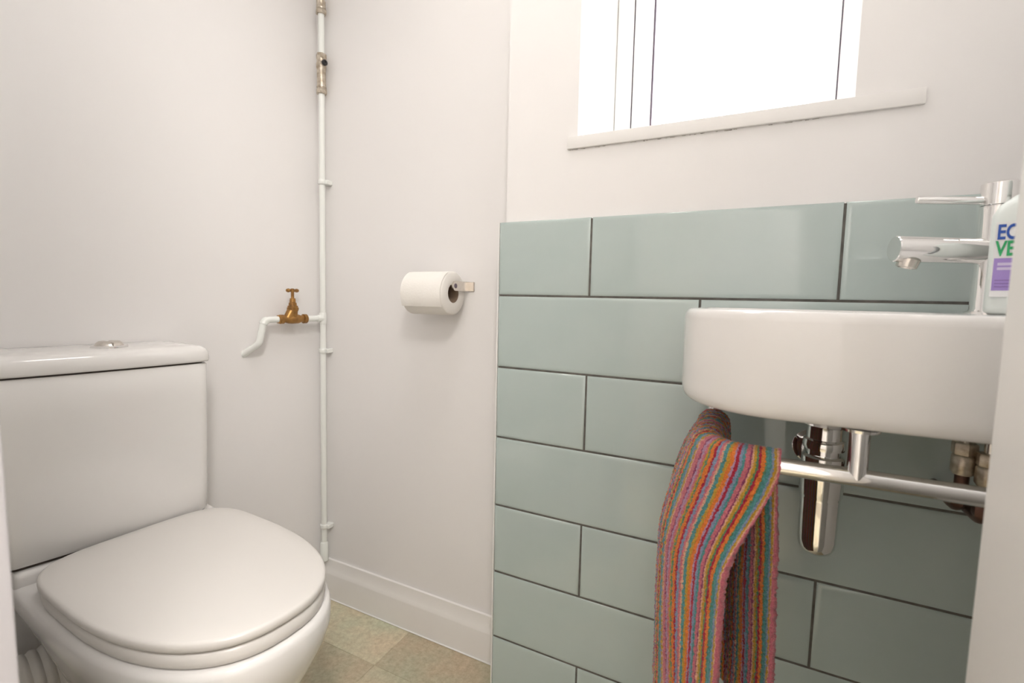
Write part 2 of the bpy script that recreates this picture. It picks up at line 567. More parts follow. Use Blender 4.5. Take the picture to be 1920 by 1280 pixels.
# seat and lid
bm = bmesh.new()
S = dict(nb=4.3, nf=2.4)
loft(bm, [egg(0.1625, 0.6255, 0.324, 0.1585, TC, 0.4105, **S), egg(0.1575, 0.6295, 0.324, 0.1620, TC, 0.4125, **S),
          egg(0.1555, 0.6305, 0.324, 0.1635, TC, 0.420, **S), egg(0.1575, 0.6285, 0.324, 0.1620, TC, 0.4295, **S),
          egg(0.1625, 0.6235, 0.324, 0.1575, TC, 0.4325, **S)])
link('seat', bm, MSEAT, toilet, angle=60)
bm = bmesh.new()
loft(bm, [egg(0.1665, 0.6165, 0.324, 0.1525, TC, 0.4345, **S), egg(0.1545, 0.6285, 0.324, 0.1645, TC, 0.4360, **S),
          egg(0.1525, 0.6305, 0.324, 0.1665, TC, 0.4400, **S), egg(0.1527, 0.6300, 0.324, 0.1662, TC, 0.4465, **S),
          egg(0.1545, 0.6280, 0.324, 0.1645, TC, 0.4492, **S), egg(0.1585, 0.6240, 0.324, 0.1610, TC, 0.4507, **S),
          egg(0.1795, 0.5975, 0.324, 0.1365, TC, 0.4520, **S), egg(0.2495, 0.4875, 0.330, 0.0665, TC, 0.4528, **S)])
link('lid', bm, MSEAT, toilet, angle=60)


def rrect(s0, s1, t0, t1, r, z, bow=0.0, n=8):
    """rounded rectangle in wall coordinates; bow pushes the front (s1) outwards"""
    out = []
    tm, hw = (t0 + t1) / 2, (t1 - t0) / 2
    cs = [(s0 + r, t0 + r, PI, 1.5 * PI), (s1 - r, t0 + r, 1.5 * PI, 2 * PI), (s1 - r, t1 - r, 0, PI / 2), (s0 + r, t1 - r, PI / 2, PI)]
    pts = []
    for ci, (cs_, ct, a0, a1) in enumerate(cs):
        for i in range(n + 1):
            a = a0 + (a1 - a0) * i / n
            pts.append((cs_ + r * math.cos(a), ct + r * math.sin(a)))
        if ci == 1:
            for i in range(1, 16):
                pts.append((s1, (t0 + r) + (t1 - t0 - 2 * r) * i / 16))
    for s, t in pts:
        if s > (s0 + s1) / 2:
            s = s + bow * (1 - min(1, abs((t - tm) / hw)) ** 2)
        out.append(L(s, t, z))
    return out


# cistern
C0, C1 = 0.366, 0.706
cis = bm = bmesh.new()
prof = [(0.438, 0.018), (0.4395, 0.010), (0.446, 0.007), (0.50, 0.005), (0.60, 0.003), (0.70, 0.001), (0.765, 0.0), (0.768, 0.002)]
loft(bm, [rrect(0.003, 0.146 - d, C0 + d, C1 - d, 0.020, z, 0.006) for z, d in prof])
link('cistern', bm, MCER, toilet, angle=50)
bm = bmesh.new()
loft(bm, [rrect(0.006, 0.130, C0 + 0.016, C1 - 0.016, 0.02, z, 0.006) for z in (0.4325, 0.4395)])  # dark block under the cistern: seal, with the gap's shade in its colour
link('seal_gap_shade', bm, MGAP, toilet)
bm = bmesh.new()
loft(bm, [rrect(0.006, 0.140, C0 + 0.006, C1 - 0.006, 0.02, z, 0.006) for z in (0.766, 0.7735)])  # dark strip below the lid, shade of the gap put into its colour
link('lid_gap_shade', bm, MGAP, toilet)
bm = bmesh.new()
prof = [(0.7715, 0.004), (0.7725, 0.0005), (0.776, -0.001), (0.792, 0.0), (0.799, 0.003), (0.804, 0.009), (0.807, 0.02), (0.809, 0.05)]
loft(bm, [rrect(0.002, 0.150 - d, C0 - 0.001 + d, C1 + 0.001 - d, max(0.016 - d * 0.2, 0.004), z, 0.007) for z, d in prof])
link('cistern_lid', bm, MCER, toilet, angle=60)
# chrome dual flush button
bc = L(0.085, 0.522, 0.8085)
bm = bmesh.new(); lathe(bm, bc, (0, 0, 1), [(0, 0.0300), (0.0015, 0.0300), (0.0035, 0.0275), (0.004, 0.0245)], 32)
fb = link('flush_button', bm, MCHROME, toilet)
for sgn, mname in ((-1, 'button_half'), (1, 'button_half')):
    bm = bmesh.new()
    rings = []
    for q, hgt in ((1.0, 0.001), (0.97, 0.0035), (0.8, 0.0088), (0.55, 0.0122), (0.25, 0.0125)):
        ring = []
        for i in range(25):
            a = -PI / 2 + PI * i / 24
            t = sgn * (0.0006 + 0.0235 * math.cos(a) * q + 0.007 * (1 - q))
            ring.append(bc + EA * (0.0235 * math.sin(a) * q) + EH * t + Vector((0, 0, hgt)))
        rings.append(ring)
    loft(bm, rings)
    link(mname, bm, MNICKEL, fb, angle=50)
# corrugated connector to the drain, behind the pan
bm = bmesh.new()
path = fillet([L(0.20, TC, 0.205), L(0.10, TC + 0.05, 0.205), L(0.095, TC + 0.34, 0.19)], 0.08, 10)
P2 = []
for a, b in zip(path[:-1], path[1:]):
    m_ = max(1, int((b - a).length / 0.0022))
    P2 += [a.lerp(b, i / m_) for i in range(m_)]
acc = 0; rads = []
for i, p in enumerate(P2):
    if i: acc += (p - P2[i - 1]).length
    rads.append(0.052 + 0.0055 * abs(math.sin(PI * acc / 0.0155)) ** 0.7)
tube(bm, P2, rads, 28)
link('pan_connector', bm, MHOSE, toilet, angle=60)

# ------------------------------------------------------------------ water pipe in the corner
pipe = empty('water_pipe', (-0.634, 0.095, 0.122))
tag(pipe, 'white painted vertical water pipe in the corner with brass stopcock and valve', 'pipe')


def PX(z):
    return Vector((-0.634 + 0.0108 * (z - 0.145), 0.095, z))


bm = bmesh.new()
tube(bm, [PX(0.121), PX(0.5), PX(1.0), PX(1.69)], 0.0085, 20)
link('riser', bm, MPIPE, pipe)
bm = bmesh.new(); tube(bm, [PX(1.69), PX(2.0), PX(CEIL - 0.001)], 0.0098, 20)
tag(link('riser', bm, MTARN, pipe), 'bare brown upper length of the pipe')
bm = bmesh.new(); lathe(bm, PX(0.121), (0, 0, 1), [(0, 0.0118), (0.055, 0.0118), (0.058, 0.0095)], 20)
link('sleeve', bm, MPIPE, pipe)
# top compression coupling
bm = bmesh.new()
hexprism(bm, PX(1.683), (0, 0, 1), 0.0145, 0.013)
lathe(bm, PX(1.696), (0, 0, 1), [(0, 0.0125), (0.004, 0.0125), (0.005, 0.0118), (0.02, 0.0118), (0.021, 0.010)], 20)
link('coupling', bm, MTARN, pipe)
# isolating valve
bm = bmesh.new()
z = 1.474
hexprism(bm, PX(z), (0, 0, 1), 0.0145, 0.014)
lathe(bm, PX(z + 0.014), (0, 0, 1), [(0, 0.0115), (0.003, 0.0115), (0.003, 0.013), (0.006, 0.013), (0.008, 0.0118), (0.020, 0.0118),
                                     (0.034, 0.0115), (0.05, 0.012), (0.054, 0.0135), (0.066, 0.0135), (0.068, 0.012), (0.084, 0.0125)], 24)
hexprism(bm, PX(z + 0.092), (0, 0, 1), 0.0142, 0.014)
valve = link('isolating_valve', bm, MTARN, pipe)
vd = Vector((0.96, -0.28, 0))
bm = bmesh.new(); lathe(bm, PX(z + 0.078) + vd * 0.008, vd, [(0, 0.008), (0.007, 0.008), (0.008, 0.0075)], 18)
link('valve_stem', bm, MTARN, valve)
bm = bmesh.new(); lathe(bm, PX(z + 0.078) + vd * 0.0155, vd, [(0, 0.0076), (0.005, 0.008), (0.007, 0.0065), (0.0075, 0.003), (0.005, 0.002)], 18)
link('valve_screw', bm, MBLACK, valve)
# clips
for zc in (1.236, 0.759, 0.228):
    bm = bmesh.new()
    lathe(bm, PX(zc - 0.006), (0, 0, 1), [(0, 0.0108), (0.001, 0.0115), (0.0115, 0.0115), (0.0125, 0.0108)], 20)
    box(bm, PX(zc).x - 0.002, PX(zc).x + 0.019, 0.094, CY + 0.0004, zc - 0.0062, zc + 0.0062, 0.0015, 1)
    c = link('pipe_clip', bm, MPIPE, pipe)
# branch to the stopcock
pc = PX(0.853) - Vector((CX, CY, 0))
PS, PT = pc.dot(EA), pc.dot(EH)
BZ = 0.853
bm = bmesh.new()
tube(bm, [PX(BZ), L(PS, PT + 0.06, BZ)], 0.0085, 18)
lathe(bm, PX(BZ - 0.016), (0, 0, 1), [(0, 0.0095), (0.002, 0.0105), (0.03, 0.0105), (0.032, 0.0095)], 20)
lathe(bm, PX(BZ), EH, [(0, 0.0105), (0.016, 0.0105), (0.018, 0.009)], 20)
link('branch_pipe', bm, MPIPE, pipe)
bm = bmesh.new()
path = fillet([L(PS, 0.148, BZ), L(PS, 0.187, BZ - 0.001), L(PS - 0.002, 0.200, BZ - 0.062), L(-0.004, 0.222, BZ - 0.092)], [0.018, 0.02], 8)
tube(bm, path, 0.0085, 18)
tube(bm, path[3:9], 0.0102, 18)
link('branch_pipe', bm, MPIPE, pipe)
bm = bmesh.new()
lathe(bm, L(PS, 0.066, BZ), EH, [(0, 0.0105), (0.002, 0.0130), (0.011, 0.0130), (0.0125, 0.0095), (0.018, 0.0095), (0.026, 0.0125), (0.045, 0.0130),
                                 (0.056, 0.0118), (0.063, 0.0095), (0.068, 0.0095), (0.069, 0.0125), (0.078, 0.0125), (0.080, 0.010)], 22)
hexprism(bm, L(PS, 0.142, BZ), EH, 0.0125, 0.007)
tube(bm, [L(PS, 0.122, BZ + 0.002), L(PS, 0.108, BZ + 0.026)], [0.0115, 0.0125], 18)
lathe(bm, L(PS, 0.107, BZ + 0.0), (0, 0, 1), [(0, 0.0115), (0.020, 0.0125), (0.026, 0.0150), (0.031, 0.0150), (0.032, 0.0135), (0.036, 0.0135),
                                             (0.0365, 0.0105), (0.044, 0.0100), (0.045, 0.0080), (0.056, 0.0072), (0.057, 0.0042), (0.078, 0.0040)], 22)
sc_ = link('stopcock', bm, MBRASS, pipe)
bm = bmesh.new()
hz = BZ + 0.0775
tube(bm, [L(PS - 0.004, 0.088, hz), L(PS - 0.0035, 0.093, hz), L(PS, 0.101, hz), L(PS, 0.107, hz), L(PS, 0.113, hz), L(PS + 0.0035, 0.121, hz), L(PS + 0.004, 0.126, hz)],
     [0.0038, 0.0055, 0.0036, 0.0046, 0.0036, 0.0055, 0.0038], 14)
lathe(bm, L(PS, 0.107, hz - 0.004), (0, 0, 1), [(0, 0.0055), (0.008, 0.0055), (0.0095, 0.003)], 14)
link('crutch_handle', bm, MBRASS, sc_)

# ------------------------------------------------------------------ toilet roll and its holder
RX0, RX1, RY, RZ = -0.268, -0.150, 0.055, 0.930
hold = empty('toilet_roll_holder', (-0.142, CY, 0.95))
tag(hold, 'satin metal toilet roll holder fixed to the white wall', 'holder')
HZ = 0.9475
bm = bmesh.new()
# side plate: rounded end, running back to the wall
rings = []
for x in (-0.1445, -0.1415):
    ring = []
    for i in range(13):
        a = PI / 2 + PI * i / 12
        ring.append((x, RY - 0.004 + 0.0115 * math.cos(a), HZ + 0.0115 * math.sin(a)))
    ring.append((x, CY + 0.0003, HZ - 0.0115)); ring.append((x, CY + 0.0003, HZ + 0.0115))
    rings.append(ring)
loft(bm, rings)
box(bm, -0.1445, -0.128, CY - 0.004, CY + 0.0003, HZ - 0.0115, HZ + 0.0115, 0.001, 1)
link('side_plate', bm, MNICKEL, hold, angle=35)
bm = bmesh.new(); lathe(bm, (-0.1418, RY - 0.004, HZ), (1, 0, 0), [(0, 0.0055), (0.001, 0.0055), (0.0015, 0.0045)], 16)
link('screw_head', bm, MGASK, hold)
bm = bmesh.new(); lathe(bm, (-0.1445, RY - 0.004, HZ), (-1, 0, 0), [(0, 0.006), (0.131, 0.006), (0.132, 0.004)], 16)
link('rod', bm, MNICKEL, hold)

roll = empty('toilet_roll', ((RX0 + RX1) / 2, RY, RZ))
tag(roll, 'white toilet paper roll hanging on the metal wall holder', 'toilet roll')
RR = 0.0515
bm = bmesh.new()
lathe(bm, (RX0, RY, RZ), (1, 0, 0), [(0.0005, 0.0225), (0.0, 0.026), (0.0, RR - 0.0035), (0.0035, RR), (RX1 - RX0 - 0.0035, RR), (RX1 - RX0, RR - 0.0035),
                                    (RX1 - RX0, 0.026), (RX1 - RX0 - 0.0005, 0.0225)], 64, cap=False)
link('paper', bm, MPAPER, roll, angle=50)
bm = bmesh.new()
lathe(bm, (RX0 + 0.001, RY, RZ), (1, 0, 0), [(0, 0.0226), (RX1 - RX0 - 0.002, 0.0226), (RX1 - RX0 - 0.002, 0.0212), (0, 0.0212), (0, 0.0226)], 40, cap=False)
link('cardboard_core', bm, MCARD, roll)
# loose sheet end lying over the front of the roll
bm = bmesh.new()
rings = []
for k in range(22):
    a = R(20 + 105 * k / 21)
    rr = RR + 0.0005 + 0.0030 * max(0, (k - 12) / 9) ** 2
    y, zz = RY - rr * math.sin(a), RZ + rr * math.cos(a)
    y2, z2 = RY - (rr + 0.0006) * math.sin(a), RZ + (rr + 0.0006) * math.cos(a)
    rings.append([(RX0 + 0.002, y, zz), (RX1 - 0.002, y, zz), (RX1 - 0.002, y2, z2), (RX0 + 0.002, y2, z2)])
loft(bm, rings)
link('loose_sheet', bm, MPAPER, roll, angle=50)

# ------------------------------------------------------------------ basin
BX0, BX1, BY0 = 0.402, 0.832, -0.304
BT, BB = 0.9125, 0.790
basin = empty('wash_basin', (0.6, -0.001, BB))
tag(basin, 'white wall-hung wash basin above the striped towel', 'basin')


def bout(x0, x1, yb, yf, rf, rb, z, bow=0.010, n=14, nfr=24):
    """plan outline: back edge along the wall, two big front corners"""
    xm, hw = (x0 + x1) / 2, (x1 - x0) / 2
    pts = []
    def arc(cx, cy, r, a0, a1):
        for i in range(n + 1):
            a = a0 + (a1 - a0) * i / n
            pts.append((cx + r * math.cos(a), cy + r * math.sin(a)))
    arc(x1 - rb, yb - rb, rb, 0, PI / 2)
    arc(x0 + rb, yb - rb, rb, PI / 2, PI)
    arc(x0 + rf, yf + rf, rf, PI, 1.5 * PI)
    for i in range(1, nfr):
        pts.append((x0 + rf + (x1 - x0 - 2 * rf) * i / nfr, yf))
    arc(x1 - rf, yf + rf, rf, 1.5 * PI, 2 * PI)
    out = []
    for x, y in pts:
        k = max(0.0, min(1.0, (yb - y) / (yb - yf)))
        y -= bow * (1 - min(1, abs((x - xm) / hw)) ** 2) * k
        out.append(Vector((x, y, z)))
    return out


bm = bmesh.new()
RF = 0.105
rings = []
for d, z in ((0.045, BB), (0.018, BB + 0.0005), (0.009, BB + 0.003), (0.004, BB + 0.0075), (0.0012, BB + 0.014), (0.0, BB + 0.024), (0.0, BB + 0.06),
             (0.0, BT - 0.012), (0.001, BT - 0.006), (0.0035, BT - 0.002), (0.007, BT), (0.011, BT)):
    rings.append(bout(BX0 + d, BX1 - d, -0.0008, BY0 + d, RF - d * 0.8, 0.006, z))
for d, z in ((0.0, BT), (0.003, BT - 0.001), (0.006, BT - 0.005), (0.009, BT - 0.02), (0.014, BT - 0.05), (0.03, BT - 0.085), (0.06, BT - 0.098), (0.09, BT - 0.102)):
    rings.append(bout(BX0 + 0.016 + d, 0.700 - d, -0.045 - d, BY0 + 0.016 + d, max(0.090 - d * 0.6, 0.01), max(0.05 - d * 0.4, 0.008), z, 0.008))
loft(bm, rings)
link('bowl', bm, MCER, basin, angle=50)
bm = bmesh.new(); lathe(bm, (0.55, -0.165, BT - 0.1019), (0, 0, 1), [(0, 0.030), (0.001, 0.030), (0.002, 0.027), (0.001, 0.012), (0.0015, 0.001)], 24)
link('plughole', bm, MCHROME, basin)

# ------------------------------------------------------------------ tap
TX, TY = 0.746, -0.100
tap = empty('basin_tap', (TX, TY, BT))
tag(tap, 'tall chrome mixer tap with side lever standing on the white basin', 'tap')
bm = bmesh.new()
lathe(bm, (TX, TY, BT), (0, 0, 1), [(0, 0.0235), (0.003, 0.0235), (0.0035, 0.0195), (0.006, 0.0185), (0.130, 0.0185), (0.1305, 0.0178), (0.1315, 0.0178)], 36)
link('tap_body', bm, MCHROME, tap)
bm = bmesh.new()
lathe(bm, (TX, TY, BT + 0.132), (0, 0, 1), [(0, 0.0185), (0.0005, 0.0190), (0.026, 0.0190), (0.0275, 0.0175), (0.028, 0.015)], 36)
hd = link('tap_head', bm, MCHROME, tap)
bm = bmesh.new()
lathe(bm, (TX - 0.016, TY - 0.003, BT + 0.1385), Vector((-1, -0.14, 0.06)), [(0, 0.0048), (0.067, 0.0048), (0.0685, 0.0042)], 20)
link('lever', bm, MCHROME, tap)
bm = bmesh.new()
sd = Vector((-1, -0.28, 0.03)).normalized()
lathe(bm, Vector((TX, TY, BT + 0.077)), sd, [(0, 0.0155), (0.109, 0.0162), (0.110, 0.0153)], 36)
link('spout', bm, MCHROME, tap)
bm = bmesh.new()
sp = Vector((TX, TY, BT + 0.077)) + sd * 0.092
lathe(bm, sp + Vector((0, 0, -0.013)), (-0.25, 0, -1), [(0, 0.0125), (0.010, 0.0112), (0.0105, 0.009), (0.008, 0.0085)], 24)
link('aerator', bm, MNICKEL, tap)
for (tx, ty, tz, lb) in ((0.738, -0.098, 0.722, 'brown supply pipe with plated union nut under the basin, the one nearer the trap'),
                         (0.758, -0.112, 0.714, 'brown supply pipe with plated union nut under the basin, beside the white jamb')):
    sup = empty('supply_pipe', (tx, ty, tz - 0.07))
    tag(sup, lb, 'water pipe', 'supply pipes under the basin')
    bm = bmesh.new()
    tube(bm, [(tx, ty, BB - 0.0002), (tx, ty, tz - 0.02)], 0.0062, 14)
    link('tail_pipe', bm, MNICKEL, sup)
    bm = bmesh.new()
    hexprism(bm, (tx, ty, tz + 0.010), (0, 0, 1), 0.0135, 0.016)
    lathe(bm, (tx, ty, tz - 0.016), (0, 0, 1), [(0, 0.010), (0.004, 0.0125), (0.024, 0.0125), (0.026, 0.011)], 16)
    link('union_nut', bm, MTARN, sup)
    bm = bmesh.new()
    tube(bm, fillet([(tx, ty, tz - 0.014), (tx, ty, tz - 0.062), (tx, 0.0002, tz - 0.062)], 0.02, 8), 0.0075, 14)
    hexprism(bm, (tx, ty, tz - 0.055), (0, 0, 1), 0.0125, 0.016)
    link('elbow_pipe', bm, MCOPPER, sup)

# ------------------------------------------------------------------ soap bottle
SBX, SBY = 0.757, -0.162
bot = empty('soap_bottle', (SBX, SBY, BT))
tag(bot, 'white soap bottle with purple label standing beside the chrome tap', 'bottle')
bm = bmesh.new()


def oval(hx, hy, z, n=40, e=0.55, dx=0.0):
    out = []
    for i in range(n):
        a = 2 * PI * i / n
        c, s = math.cos(a), math.sin(a)
        out.append((SBX + dx + hx * math.copysign(abs(c) ** e, c), SBY + hy * math.copysign(abs(s) ** e, s), z))
    return out


b0 = BT + 0.0002
loft(bm, [oval(0.030, 0.018, b0), oval(0.0345, 0.022, b0 + 0.003), oval(0.0350, 0.0225, b0 + 0.008), oval(0.0350, 0.0225, b0 + 0.100),
          oval(0.0345, 0.0222, b0 + 0.112), oval(0.0320, 0.0205, b0 + 0.122, dx=0.002), oval(0.0255, 0.018, b0 + 0.132, e=0.7, dx=0.007), oval(0.018, 0.0145, b0 + 0.140, e=0.9, dx=0.012),
          oval(0.0135, 0.0125, b0 + 0.145, e=1, dx=0.014), oval(0.0125, 0.0125, b0 + 0.150, e=1, dx=0.014)])
link('bottle_body', bm, MBOTTLE, bot, angle=60)
bm = bmesh.new()
lathe(bm, (SBX + 0.014, SBY, b0 + 0.147), (0, 0, 1), [(0, 0.0140), (0.018, 0.0132), (0.020, 0.011), (0.022, 0.006)], 24)
link('cap', bm, MBOTTLE, bot)
LY = SBY - 0.0226
LXo = SBX - 0.0315


def panel(name, x0, x1, z0, z1, m, lift, parent):
    bm = bmesh.new()
    box(bm, x0, x1, LY - lift, LY - lift + 0.0003, z0, z1)
    return link(name, bm, m, parent, False)


lab = panel('label', LXo, SBX + 0.0315, b0 + 0.020, b0 + 0.102, MLABEL, 0.0003, bot)


def text(name, body, size, x, z, m, parent, sx=1.0, off=0.0):
    cu = bpy.data.curves.new(name, 'FONT')
    cu.body = body
    cu.size = size
    cu.offset = off
    cu.extrude = 0.0
    tmp = bpy.data.objects.new('tmp_text', cu)
    COL.objects.link(tmp)
    bpy.context.view_layer.update()
    me = bpy.data.meshes.new_from_object(tmp.evaluated_get(bpy.context.evaluated_depsgraph_get()))
    bpy.data.objects.remove(tmp)
    bpy.data.curves.remove(cu)
    for v in me.vertices:
        v.co = Vector((x + v.co.x * sx, LY - 0.0010, z + v.co.y))
    me.materials.clear()
    me.materials.append(m)
    me.name = name
    return link_me(name, me, parent)


text('blue_lettering', 'ECO', 0.0225, LXo + 0.0012, b0 + 0.0835, MBLUE, lab, 0.62, 0.0006)
text('green_lettering', 'VER', 0.0225, LXo + 0.0012, b0 + 0.0655, MGREEN, lab, 0.62, 0.0006)
panel('purple_panel', LXo + 0.001, SBX + 0.0305, b0 + 0.027, b0 + 0.0625, MPURPLE, 0.0006, lab)
for zz, w in ((0.0545, 0.050), (0.0495, 0.046)):
    panel('text_line', LXo + 0.004, LXo + 0.004 + w, b0 + zz, b0 + zz + 0.003, MLILAC, 0.0009, lab)
for zz in (0.0375, 0.0340, 0.0305):
    panel('text_line', LXo + 0.003, SBX + 0.026, b0 + zz, b0 + zz + 0.0013, MPURPLE2, 0.0009, lab)

bot.rotation_euler.z = R(-16)

# ------------------------------------------------------------------ bottle trap under the basin
WTX, WTY = 0.581, -0.140
trap = empty('bottle_trap', (WTX, WTY, 0.58))
tag(trap, 'chrome bottle trap hanging under the basin behind the rail', 'trap')
bm = bmesh.new()
prof = [(0.0, 0.020)]
zt = BB + 0.003
for i in range(9):
    prof += [(0.003 + i * 0.0033, 0.0215), (0.0043 + i * 0.0033, 0.0185), (0.0055 + i * 0.0033, 0.0185)]
lathe(bm, (WTX, WTY, zt), (0, 0, -1), prof, 28)
link('waste_thread', bm, MCHROME, trap)
bm = bmesh.new()
lathe(bm, (WTX, WTY, zt - 0.030), (0, 0, -1), [(0, 0.0235), (0.004, 0.0245), (0.006, 0.0215), (0.022, 0.0215), (0.024, 0.0245), (0.031, 0.0255), (0.036, 0.0245), (0.037, 0.0200), (0.046, 0.0200)], 28)
link('coupling_nut', bm, MCHROME, trap)
bm = bmesh.new()
lathe(bm, (WTX, WTY, zt - 0.074), (0, 0, -1), [(0, 0.022), (0.003, 0.0255), (0.055, 0.0255), (0.058, 0.0240), (0.062, 0.0240)], 32)
link('trap_body', bm, MCHROME, trap)
bm = bmesh.new()
lathe(bm, (WTX, WTY, zt - 0.135), (0, 0, -1), [(0, 0.0235), (0.058, 0.0228), (0.068, 0.0215), (0.075, 0.0175), (0.079, 0.010), (0.080, 0.001)], 32)
link('trap_cup', bm, MCHROME, trap)
bm = bmesh.new()
OZ = zt - 0.100
tube(bm, [(WTX, WTY + 0.018, OZ), (WTX, 0.001, OZ)], 0.0165, 24)
lathe(bm, (WTX, 0.0, OZ), (0, -1, 0), [(-0.002, 0.027), (0.004, 0.027), (0.007, 0.022), (0.009, 0.017)], 28)
hexprism(bm, (WTX, WTY + 0.024, OZ), (0, 1, 0), 0.0215, 0.020)
link('outlet_pipe', bm, MCHROME, trap)

# ------------------------------------------------------------------ towel rail under the basin
rail = empty('towel_rail', (0.6, -0.285, 0.74))
tag(rail, 'chrome towel rail curving under the front of the white basin', 'towel rail')
RLZ, RLR = 0.7365, 0.0098
RYF = -0.2865
pathR = fillet([(0.441, -0.108, BB + 0.001), (0.441, -0.108, RLZ), (0.441, RYF, RLZ), (0.795, RYF - 0.002, RLZ), (0.795, -0.108, RLZ), (0.795, -0.108, BB + 0.001)],
               [0.026, 0.062, 0.062, 0.026], 10)
bm = bmesh.new(); tube(bm, pathR, RLR, 24)
link('bar', bm, MCHROME, rail)
for (px, py) in ((0.441, -0.108), (0.795, -0.108), (0.5935, RYF - 0.001)):
    bm = bmesh.new()
    if px == 0.5935:
        tube(bm, [(px, py, RLZ), (px, py, BB + 0.0005)], 0.0098, 24)
    lathe(bm, (px, py, BB + 0.001), (0, 0, -1), [(0, 0.0185), (0.003, 0.0178), (0.0045, 0.0105)], 24)
    link('post' if px == 0.5935 else 'flange', bm, MCHROME, rail)


# ------------------------------------------------------------------ towel
def towel_mat():
    m = bpy.data.materials.new('striped_terry')
    m.use_nodes = True
    nt = m.node_tree
    b = nt.nodes['Principled BSDF']
    b.inputs['Roughness'].default_value = 0.95
    b.inputs['Specular IOR Level'].default_value = 0.1
    b.inputs['Sheen Weight'].default_value = 0.25
    uv = nt.nodes.new('ShaderNodeUVMap'); uv.uv_map = 'stripe'
    sp = nt.nodes.new('ShaderNodeSeparateXYZ')
    nt.links.new(uv.outputs['UV'], sp.inputs[0])
    nz = nt.nodes.new('ShaderNodeTexNoise'); nz.inputs['Scale'].default_value = 420; nz.inputs['Detail'].default_value = 1
    tc = nt.nodes.new('ShaderNodeTexCoord')
    nt.links.new(tc.outputs['Object'], nz.inputs['Vector'])
    ma = nt.nodes.new('ShaderNodeMath'); ma.operation = 'MULTIPLY_ADD'; ma.inputs[1].default_value = 0.05; ma.inputs[2].default_value = -0.025
    nt.links.new(nz.outputs['Fac'], ma.inputs[0])
    ad = nt.nodes.new('ShaderNodeMath'); ad.operation = 'ADD'
    nt.links.new(sp.outputs['X'], ad.inputs[0]); nt.links.new(ma.outputs[0], ad.inputs[1])
    fr = nt.nodes.new('ShaderNodeMath'); fr.operation = 'FRACT'
    nt.links.new(ad.outputs[0], fr.inputs[0])
    rp = nt.nodes.new('ShaderNodeValToRGB')
    rp.color_ramp.interpolation = 'CONSTANT'
    pk, og, rd, tl, bl, mu, gr, lv, pe, wi = ((0.62, 0.18, 0.22), (0.78, 0.22, 0.05), (0.42, 0.03, 0.06), (0.10, 0.30, 0.30), (0.26, 0.32, 0.46),
                                             (0.56, 0.33, 0.05), (0.12, 0.26, 0.14), (0.48, 0.30, 0.44), (0.76, 0.42, 0.28), (0.30, 0.07, 0.15))
    seq = [(pk, 3), (wi, 2), (lv, 3), (pk, 3), (mu, 2), (gr, 2), (og, 4), (rd, 2), (bl, 3), (pk, 3), (pe, 2), (tl, 4), (mu, 3), (og, 4), (lv, 2), (rd, 3),
           (bl, 3), (tl, 3), (pk, 4), (wi, 2), (pe, 2), (mu, 3), (gr, 2), (rd, 3), (og, 4), (gr, 2), (tl, 5), (bl, 3), (mu, 3), (pe, 2), (pk, 3)]
    tot = sum(w for c, w in seq)
    els = rp.color_ramp.elements
    acc = 0
    for i, (c, w) in enumerate(seq):
        if i == 0: e = els[0]; e.position = 0
        elif i == 1: e = els[1]; e.position = acc / tot
        else: e = els.new(acc / tot)
        e.color = (*c, 1)
        acc += w
    nt.links.new(fr.outputs[0], rp.inputs['Fac'])
    n3 = nt.nodes.new('ShaderNodeTexNoise'); n3.inputs['Scale'].default_value = 700; n3.inputs['Detail'].default_value = 2
    nt.links.new(tc.outputs['Object'], n3.inputs['Vector'])
    r3 = nt.nodes.new('ShaderNodeValToRGB')
    r3.color_ramp.elements[0].position = 0.3; r3.color_ramp.elements[0].color = (0.60, 0.58, 0.58, 1)
    r3.color_ramp.elements[1].position = 0.7; r3.color_ramp.elements[1].color = (1.02, 1.02, 1.02, 1)
    nt.links.new(n3.outputs['Fac'], r3.inputs['Fac'])
    mx = nt.nodes.new('ShaderNodeMix'); mx.data_type = 'RGBA'; mx.blend_type = 'MULTIPLY'; mx.inputs['Factor'].default_value = 1
    nt.links.new(rp.outputs['Color'], mx.inputs['A']); nt.links.new(r3.outputs['Color'], mx.inputs['B'])
    nt.links.new(mx.outputs['Result'], b.inputs['Base Color'])
    n4 = nt.nodes.new('ShaderNodeTexNoise'); n4.inputs['Scale'].default_value = 520; n4.inputs['Detail'].default_value = 2
    nt.links.new(tc.outputs['Object'], n4.inputs['Vector'])
    bp = nt.nodes.new('ShaderNodeBump'); bp.inputs['Strength'].default_value = 0.8; bp.inputs['Distance'].default_value = 0.0015
    nt.links.new(n4.outputs['Fac'], bp.inputs['Height'])
    nt.links.new(bp.outputs['Normal'], b.inputs['Normal'])
    return m


MTOWEL = towel_mat()

# the part of the rail under the towel, sampled by arc length
seg = [p for p in pathR if p.z < RLZ + 0.02 and p.x < 0.53]
seg = [Vector((0.441, -0.116, RLZ)), *[Vector((p.x, p.y, RLZ)) for p in seg if p.y < -0.125], Vector((0.522, RYF, RLZ))]
seg = [p for i, p in enumerate(seg) if i == 0 or (p - seg[i - 1]).length > 1e-4]
cum = [0.0]
for a, b in zip(seg[:-1], seg[1:]):
    cum.append(cum[-1] + (b - a).length)


def along(q):
    d = max(0.0, min(1.0, q)) * cum[-1]
    for i in range(len(seg) - 1):
        if d <= cum[i + 1] + 1e-9:
            f = (d - cum[i]) / max(1e-9, cum[i + 1] - cum[i])
            return seg[i].lerp(seg[i + 1], f)
    return seg[-1]


def nrm(q):
    t = along(min(1, q + 0.04)) - along(max(0, q - 0.04))
    t.z = 0
    t.normalize()
    return Vector((t.y, -t.x, 0))       # away from the basin's middle


